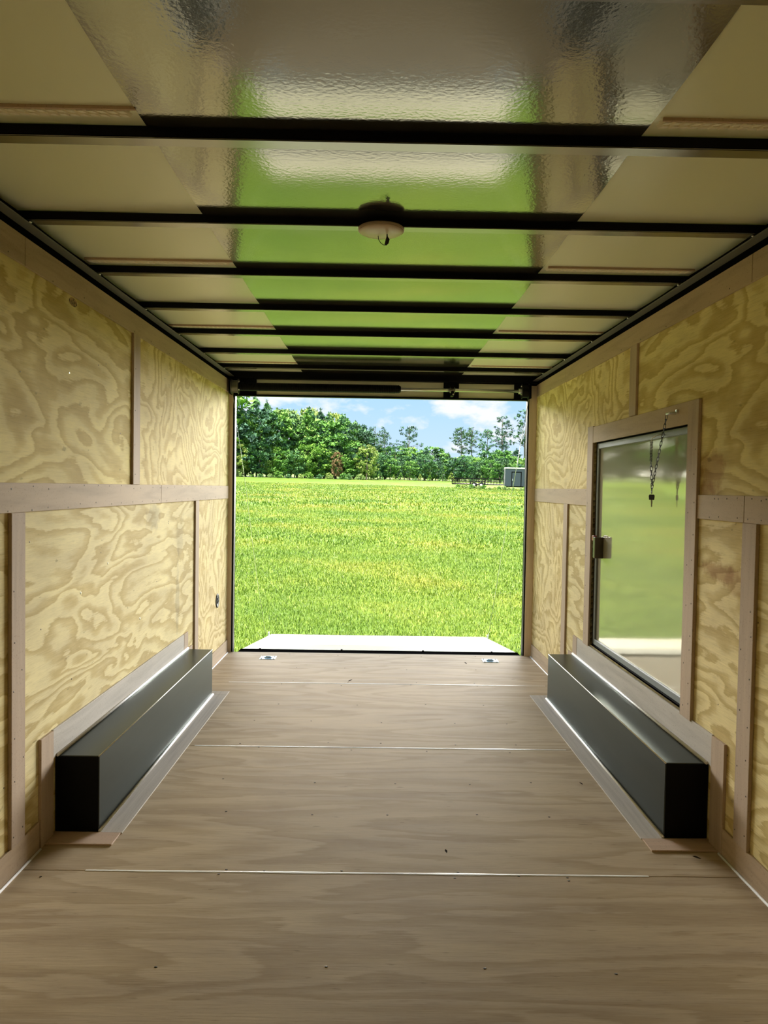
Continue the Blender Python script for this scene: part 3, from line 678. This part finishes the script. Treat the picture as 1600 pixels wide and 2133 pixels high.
def puffs_for(kind, h, seed):
    g = random.Random(seed); out = []
    if kind == 'conifer':      # dense, foliage to the ground, pointed irregular top
        n = 130
        for k in range(n):
            t = g.random()**.8; z = h*(.05+.93*t); R_ = h*.27*(1-t)**.62+.15
            a = g.uniform(0, 2*PI); q_ = R_*g.uniform(.35, 1.0); out.append((q_*math.cos(a), q_*math.sin(a), z, g.uniform(.045, .075)*h*(1-.45*t)))
        for k in range(5): out.append((g.uniform(-.02, .02)*h, 0, h*(.9+.03*k), .022*h))
    elif kind == 'round':
        for k in range(110):
            t = g.random(); a = g.uniform(0, 2*PI); el = g.uniform(-.9, 1.0); q_ = math.sqrt(max(0, 1-el*el*.9))
            rr_ = g.uniform(.6, 1.0)*h*.34; out.append((rr_*q_*math.cos(a), rr_*q_*math.sin(a), h*.52+el*h*.43, g.uniform(.05, .085)*h))
    elif kind == 'tall_pine':  # bare trunk, open crown of separate tufts
        for k in range(64):
            t = g.random(); z = h*(.52+.46*t); R_ = h*.20*math.sin(PI*(.12+.80*t))**.8+.1
            a = g.uniform(0, 2*PI); q_ = R_*g.uniform(.3, 1.05); out.append((q_*math.cos(a), q_*math.sin(a), z+g.uniform(-.02, .02)*h, g.uniform(.026, .045)*h))
        out.append((0, 0, h*.985, .03*h))
    elif kind == 'umbrella_pine':
        for k in range(60):
            t = g.random(); z = h*(.50+.46*t); R_ = h*.30*math.sin(PI*(.22+.70*t))**.7
            a = g.uniform(0, 2*PI); q_ = R_*g.uniform(.2, 1.05); out.append((q_*math.cos(a), q_*math.sin(a), z, g.uniform(.03, .05)*h))
    elif kind == 'bush':
        for k in range(36):
            a = g.uniform(0, 2*PI); q_ = g.uniform(0, .5)*h; out.append((q_*math.cos(a), q_*math.sin(a), g.uniform(.08, .8)*h*(1-.5*(q_/h)), g.uniform(.12, .2)*h))
    elif kind == 'sapling':
        for k in range(40):
            t = g.random(); a = g.uniform(0, 2*PI); q_ = (1-t)*h*.28; out.append((q_*math.cos(a), q_*math.sin(a), h*(.1+.88*t), h*.07*(1.2-t*.7)))
    return out
VAR = {}
def variant(kind, M, k):
    key = (kind, M.name, k)
    if key not in VAR:
        h = {'conifer': 12, 'round': 9, 'tall_pine': 13, 'umbrella_pine': 12, 'bush': 2.2, 'sapling': 4}[kind]
        pf = puffs_for(kind, h, 100+k*7+len(kind))
        tri, size = {'conifer': (58, .17), 'round': (60, .17), 'tall_pine': (95, .12), 'umbrella_pine': (85, .12), 'bush': (160, .10), 'sapling': (200, .09)}[kind]
        limbs = [p[:3] for p in pf[:18]] if 'pine' in kind else ()
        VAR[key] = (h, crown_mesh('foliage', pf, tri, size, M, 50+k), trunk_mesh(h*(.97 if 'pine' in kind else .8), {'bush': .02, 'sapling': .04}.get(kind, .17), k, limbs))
    return VAR[key]
RT = random.Random(21)
def tree(name, kind, M, k, x, y, h, label, cat='tree', group=None, wide=1.0):
    h0, fm, tm = variant(kind, M, k); s = h/h0
    root = thing(name, label, cat, (x, y, G(x, y)-.02), (.0218, .010, RT.uniform(0, 6.28)), group)
    root.scale = (s*wide, s*wide, s)
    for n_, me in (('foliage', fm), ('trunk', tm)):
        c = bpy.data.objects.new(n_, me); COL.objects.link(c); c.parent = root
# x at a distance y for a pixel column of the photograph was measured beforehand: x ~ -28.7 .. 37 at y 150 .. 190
CX = lambda px, y: (px-784)/1600*(y+6)+.0103*(y+6)*0
HH = lambda px_top, px, y: (1016+.016*(px-784)-px_top)/1600*(y+6)+1.3
def T_(kind, M, k, px, top, y, label, group=None, wide=1.0, name='tree', cat='tree'):
    x = CX(px, y); h = HH(top, px, y)-G(x, y); tree(name, kind, M, k, x, y, h, label, cat, group, wide)
ORD = ['leftmost', 'second', 'third', 'fourth', 'fifth', 'sixth', 'seventh', 'eighth', 'ninth', 'tenth', 'eleventh', 'twelfth', 'thirteenth', 'fourteenth', 'fifteenth', 'sixteenth', 'seventeenth', 'eighteenth', 'nineteenth', 'twentieth', 'twenty-first', 'twenty-second', 'twenty-third', 'twenty-fourth', 'twenty-fifth', 'twenty-sixth', 'twenty-seventh', 'twenty-eighth', 'twenty-ninth', 'thirtieth', 'thirty-first', 'thirty-second']
def nth(k, what, where): return ORD[k]+' '+what+(' ' if k == 0 else ' from the left ')+where
NM = {'conifer': 'bushy_pine', 'round': 'broadleaf_tree', 'tall_pine': 'tall_pine', 'umbrella_pine': 'spreading_pine'}
lead = [
 ('conifer', F_pine, 0, 498, 850, 156, 'dark bushy pine at the left edge of the opening', 1.0),
 ('conifer', F_pine, 1, 534, 830, 158, 'tallest bushy pine of the left grove, under open sky', .9),
 ('conifer', F_pine, 2, 558, 838, 160, 'bushy pine just right of the tallest one in the left grove', .8),
 ('round', F_light, 0, 590, 850, 164, 'yellow-green airy tree top behind the left pines', 1.0),
 ('round', F_light, 1, 618, 856, 168, 'middle yellow-green tree top of the left grove', .9),
 ('round', F_light, 2, 645, 848, 168, 'yellow-green tree top with flat sprays right of the left grove middle', .9),
 ('conifer', F_dark, 0, 668, 856, 164, 'dark blue-green conifer right of the yellow-green tree tops', .8),
 ('round', F_light, 0, 694, 858, 170, 'thin pale tree top behind the slope of the grove', .6),
 ('conifer', F_pine, 3, 716, 867, 156, 'bright pine with spiky tip where the grove slopes down', 1.0),
 ('conifer', F_pine, 1, 735, 878, 160, 'spiky pine at the right shoulder of the grove', .8),
 ('conifer', F_green, 2, 752, 905, 156, 'green pine closing the right slope of the grove', .9),
 ('umbrella_pine', F_dark, 0, 778, 884, 175, 'dark spreading pine crown right of the grove', 1.0),
 ('umbrella_pine', F_dark, 1, 800, 898, 178, 'lower dark pine crown beside the spreading pine', .9),
 ('umbrella_pine', F_dark, 2, 848, 884, 180, 'lone wide dark pine crown against the clouds', 1.0),
 ('tall_pine', F_dark, 0, 960, 890, 182, 'tall thin pine, left of the pair by the open trailer', 1.0),
 ('tall_pine', F_dark, 1, 979, 889, 184, 'tall thin pine, right of the pair by the open trailer', 1.1),
 ('tall_pine', F_pine, 2, 1011, 893, 180, 'tall leaning pine in the middle of the right-hand row', .9),
 ('tall_pine', F_dark, 3, 1042, 868, 182, 'tall slender pine above the grey box trailer', 1.0),
 ('tall_pine', F_dark, 4, 1090, 853, 184, 'tallest slender pine at the right edge of the opening', 1.1),
]
for kind, M, k, px, top, y, lab, wd in lead: T_(kind, M, k, px, top, y, lab, None, wd, NM[kind])
# body of the left grove
i = 0
for px in range(488, 770, 13):
    top = 850 + (px-488)*.05 + RT.uniform(-8, 22) + max(0, px-700)*.55
    M = (F_pine, F_green, F_pine, F_green, F_dark)[i % 5]; kd = ('conifer', 'round', 'conifer')[i % 3]
    T_(kd, M, i % 4, px+RT.uniform(-4, 4), top, 152+RT.uniform(-3, 3), nth((px-488)//13, 'tall green tree', 'in the front of the left grove'), 'trees filling the left grove', RT.uniform(.9, 1.3), 'grove_tree'); i += 1
for px in range(492, 770, 17):
    top = 925 + RT.uniform(-12, 20); M = (F_green, F_pine, F_light, F_green)[i % 4]
    T_('round', M, i % 3, px+RT.uniform(-4, 4), top, 149+RT.uniform(-2, 2), nth((px-492)//17, 'low leafy tree', 'at the foot of the left grove'), 'low trees at the foot of the grove', RT.uniform(1, 1.4), 'low_tree'); i += 1
T_('round', F_rust, 0, 700, 940, 147, 'rusty reddish tree low in the left grove', None, .7, 'reddish_tree')
for k in range(26):   # the grove goes on to the left (mirrored in the side door)
    x = -33 - k*3.6; kd = ('conifer', 'round', 'conifer')[k % 3]
    tree('grove_tree', kd, (F_pine, F_green, F_dark)[k % 3], k % 4 if kd == 'conifer' else k % 3, x, 152+RT.uniform(-5, 5)-k*.8, RT.uniform(21, 26), nth(k, 'tall grove tree', 'edge of the opening, outside the frame').replace('from the left edge', 'beyond the left edge').replace('leftmost tall grove tree edge', 'first tall grove tree beyond the left edge'), 'tree', 'grove trees beyond the left edge', 1.5)
    tree('low_tree', 'round', (F_green, F_pine)[k % 2], k % 3, x+1.5, 149-k*.8, RT.uniform(4, 6), nth(k, 'low leafy tree', 'edge of the opening, outside the frame').replace('from the left edge', 'beyond the left edge').replace('leftmost low leafy tree edge', 'first low leafy tree beyond the left edge'), 'tree', 'low trees beyond the left edge', 1.6)
# lower wood on the right
for px in range(752, 1112, 12):
    top = 938 + RT.uniform(-12, 12) + (6 if px > 900 else 0); M = (F_dark, F_pine, F_dark, F_green)[i % 4]
    T_(('conifer', 'round')[i % 2], M, i % 4, px+RT.uniform(-4, 4), top, 172+RT.uniform(-4, 4), nth((px-752)//12, 'dark tree', 'in the back row of the low wood'), 'trees of the low wood', RT.uniform(1.1, 1.6), 'wood_tree'); i += 1
for px in range(758, 1112, 14):
    top = 955 + RT.uniform(-10, 14); M = (F_pine, F_green, F_dark)[i % 3]
    T_('round', M, i % 3, px+RT.uniform(-4, 4), top, 160+RT.uniform(-3, 6), nth((px-758)//14, 'leafy tree', 'in the front row of the low wood'), 'front trees of the low wood', RT.uniform(1.1, 1.5), 'front_tree'); i += 1
for px in range(500, 1100, 21):
    T_('sapling' if px > 760 else 'bush', (F_green, F_pine, F_light)[i % 3], i % 3, px+RT.uniform(-6, 6), 982+RT.uniform(-6, 5)+(px-500)*.008, (143 if px < 760 else 150)+RT.uniform(-3, 3), nth((px-500)//21, 'small shrub', 'along the far edge of the field'), 'shrubs along the field edge', RT.uniform(.9, 1.4), 'shrub', 'shrub'); i += 1

# ---- grey box trailer, partly behind the right jamb
bt = thing('box_trailer', 'grey enclosed box trailer parked at the far right of the field', 'trailer', (14.50, 81.0, G(14.5, 81)+.02), (.0218, .010, math.radians(-6)))
M_grey = mat('grey_trailer_skin', (.055, .075, .095), .4, .1); M_white = mat('white_roof', (.85, .86, .88), .5)
obj('body', B(0, 4.3, 0, 2.2, .45, 2.42, .02), M_grey, bt); obj('roof_cap', B(-.03, 4.33, -.03, 2.23, 2.42, 2.56, .03), M_white, bt)
dd = obj('side_door', B(.78, 1.75, -.03, .0, .48, 2.02, .01), M_grey, bt)
bm = bmesh.new()
for a in ((.70, .78, -.04, 0, .46, 2.1), (1.75, 1.83, -.04, 0, .46, 2.1), (.78, 1.75, -.04, 0, 2.02, 2.1)): box(bm, *a)
obj('door_trim', bm, M_black, bt); obj('door_handle', B(.80, .88, -.07, -.03, 1.05, 1.28, .01), M_bright, dd)
obj('chassis', B(.1, 4.2, .1, 2.1, .33, .45), M_black, bt)
for y in (-.03,):
    for x in (2.6, 3.35): obj('wheel', lathe([(.12, y-.02), (.33, y-.02), (.36, y+.03), (.36, y+.2), (.30, y+.22), (.12, y+.22)], 'y', 20, (x, .02, .34)), M_rubber, bt, True)
obj('landing_leg', B(.12, .2, .1, .18, .0, .35), M_black, bt)
# ---- open utility trailer
ut = thing('utility_trailer', 'open black utility trailer with mesh rails beside the grey box trailer', 'trailer', (9.15, 87.3, G(9.15, 87.3)+.02), (.0218, .010, math.radians(-33)))
UL, UW = 6.2, 2.0
obj('deck', B(0, UL, 0, UW, .48, .54), mat('weathered_deck', (.5, .42, .34), .8), ut)
bm = bmesh.new()
for y in (0, UW): box(bm, 0, UL, y-.03, y+.03, .42, .54)
for x in (0, UL): box(bm, x-.03, x+.03, 0, UW, .42, .54)
obj('chassis', bm, M_black, ut)
for y in (0, UW):
    rl = obj('side_rail', B(0, UL, y-.03, y+.03, 1.12, 1.19, .005), M_black, ut)
    for k in range(17): obj('upright', B(k*UL/16-.02, k*UL/16+.02, y-.02, y+.02, .54, 1.13), M_black, ut)
    obj('mid_rail', B(0, UL, y-.02, y+.02, .84, .87), M_black, ut)
gt = obj('tail_gate', B(-.06, -.02, 0, UW, 1.12, 1.18, .004), M_black, ut)
for k in range(9): obj('gate_bar', B(-.06, -.02, k*UW/8-.02, k*UW/8+.02, .48, 1.12), M_black, gt)
for n_, x in enumerate((3.0, 3.95)):
    wl = obj('wheel', lathe([(.16, -.02), (.32, -.02), (.36, .03), (.36, .2), (.30, .22), (.12, .22)], 'y', 24, (x, -.20, .36)), M_rubber, ut, True)
    obj('hub_cap', lathe([(.01, -.0), (.17, -.0), (.19, .03), (.01, .04)], 'y', 20, (x, -.235, .36)), mat('pale_wheel_rim', (.6, .6, .62), .5) if n_ == 0 else bpy.data.materials['pale_wheel_rim'], wl, True)
bm = bmesh.new(); box(bm, 2.55, 4.4, -.27, 0, .78, .82); box(bm, 2.52, 2.58, -.27, 0, .5, .8); box(bm, 4.37, 4.43, -.27, 0, .5, .8); obj('fender', bm, M_black, ut)
obj('tongue', B(UL, UL+.9, UW/2-.05, UW/2+.05, .42, .52), M_black, ut)
# weeds in front of the trailers
for k in range(16):
    x = 9.6+k*.46+RT.uniform(-.1, .1); y = 85.0-k*.5 if k < 11 else 79.3
    tree('weed_clump', 'bush', F_light if k % 3 else F_green, k % 3, x, y, RT.uniform(.35, .75), nth(k, 'pale weed clump', 'in front of the parked trailers'), 'weeds', 'weeds by the parked trailers', .9)
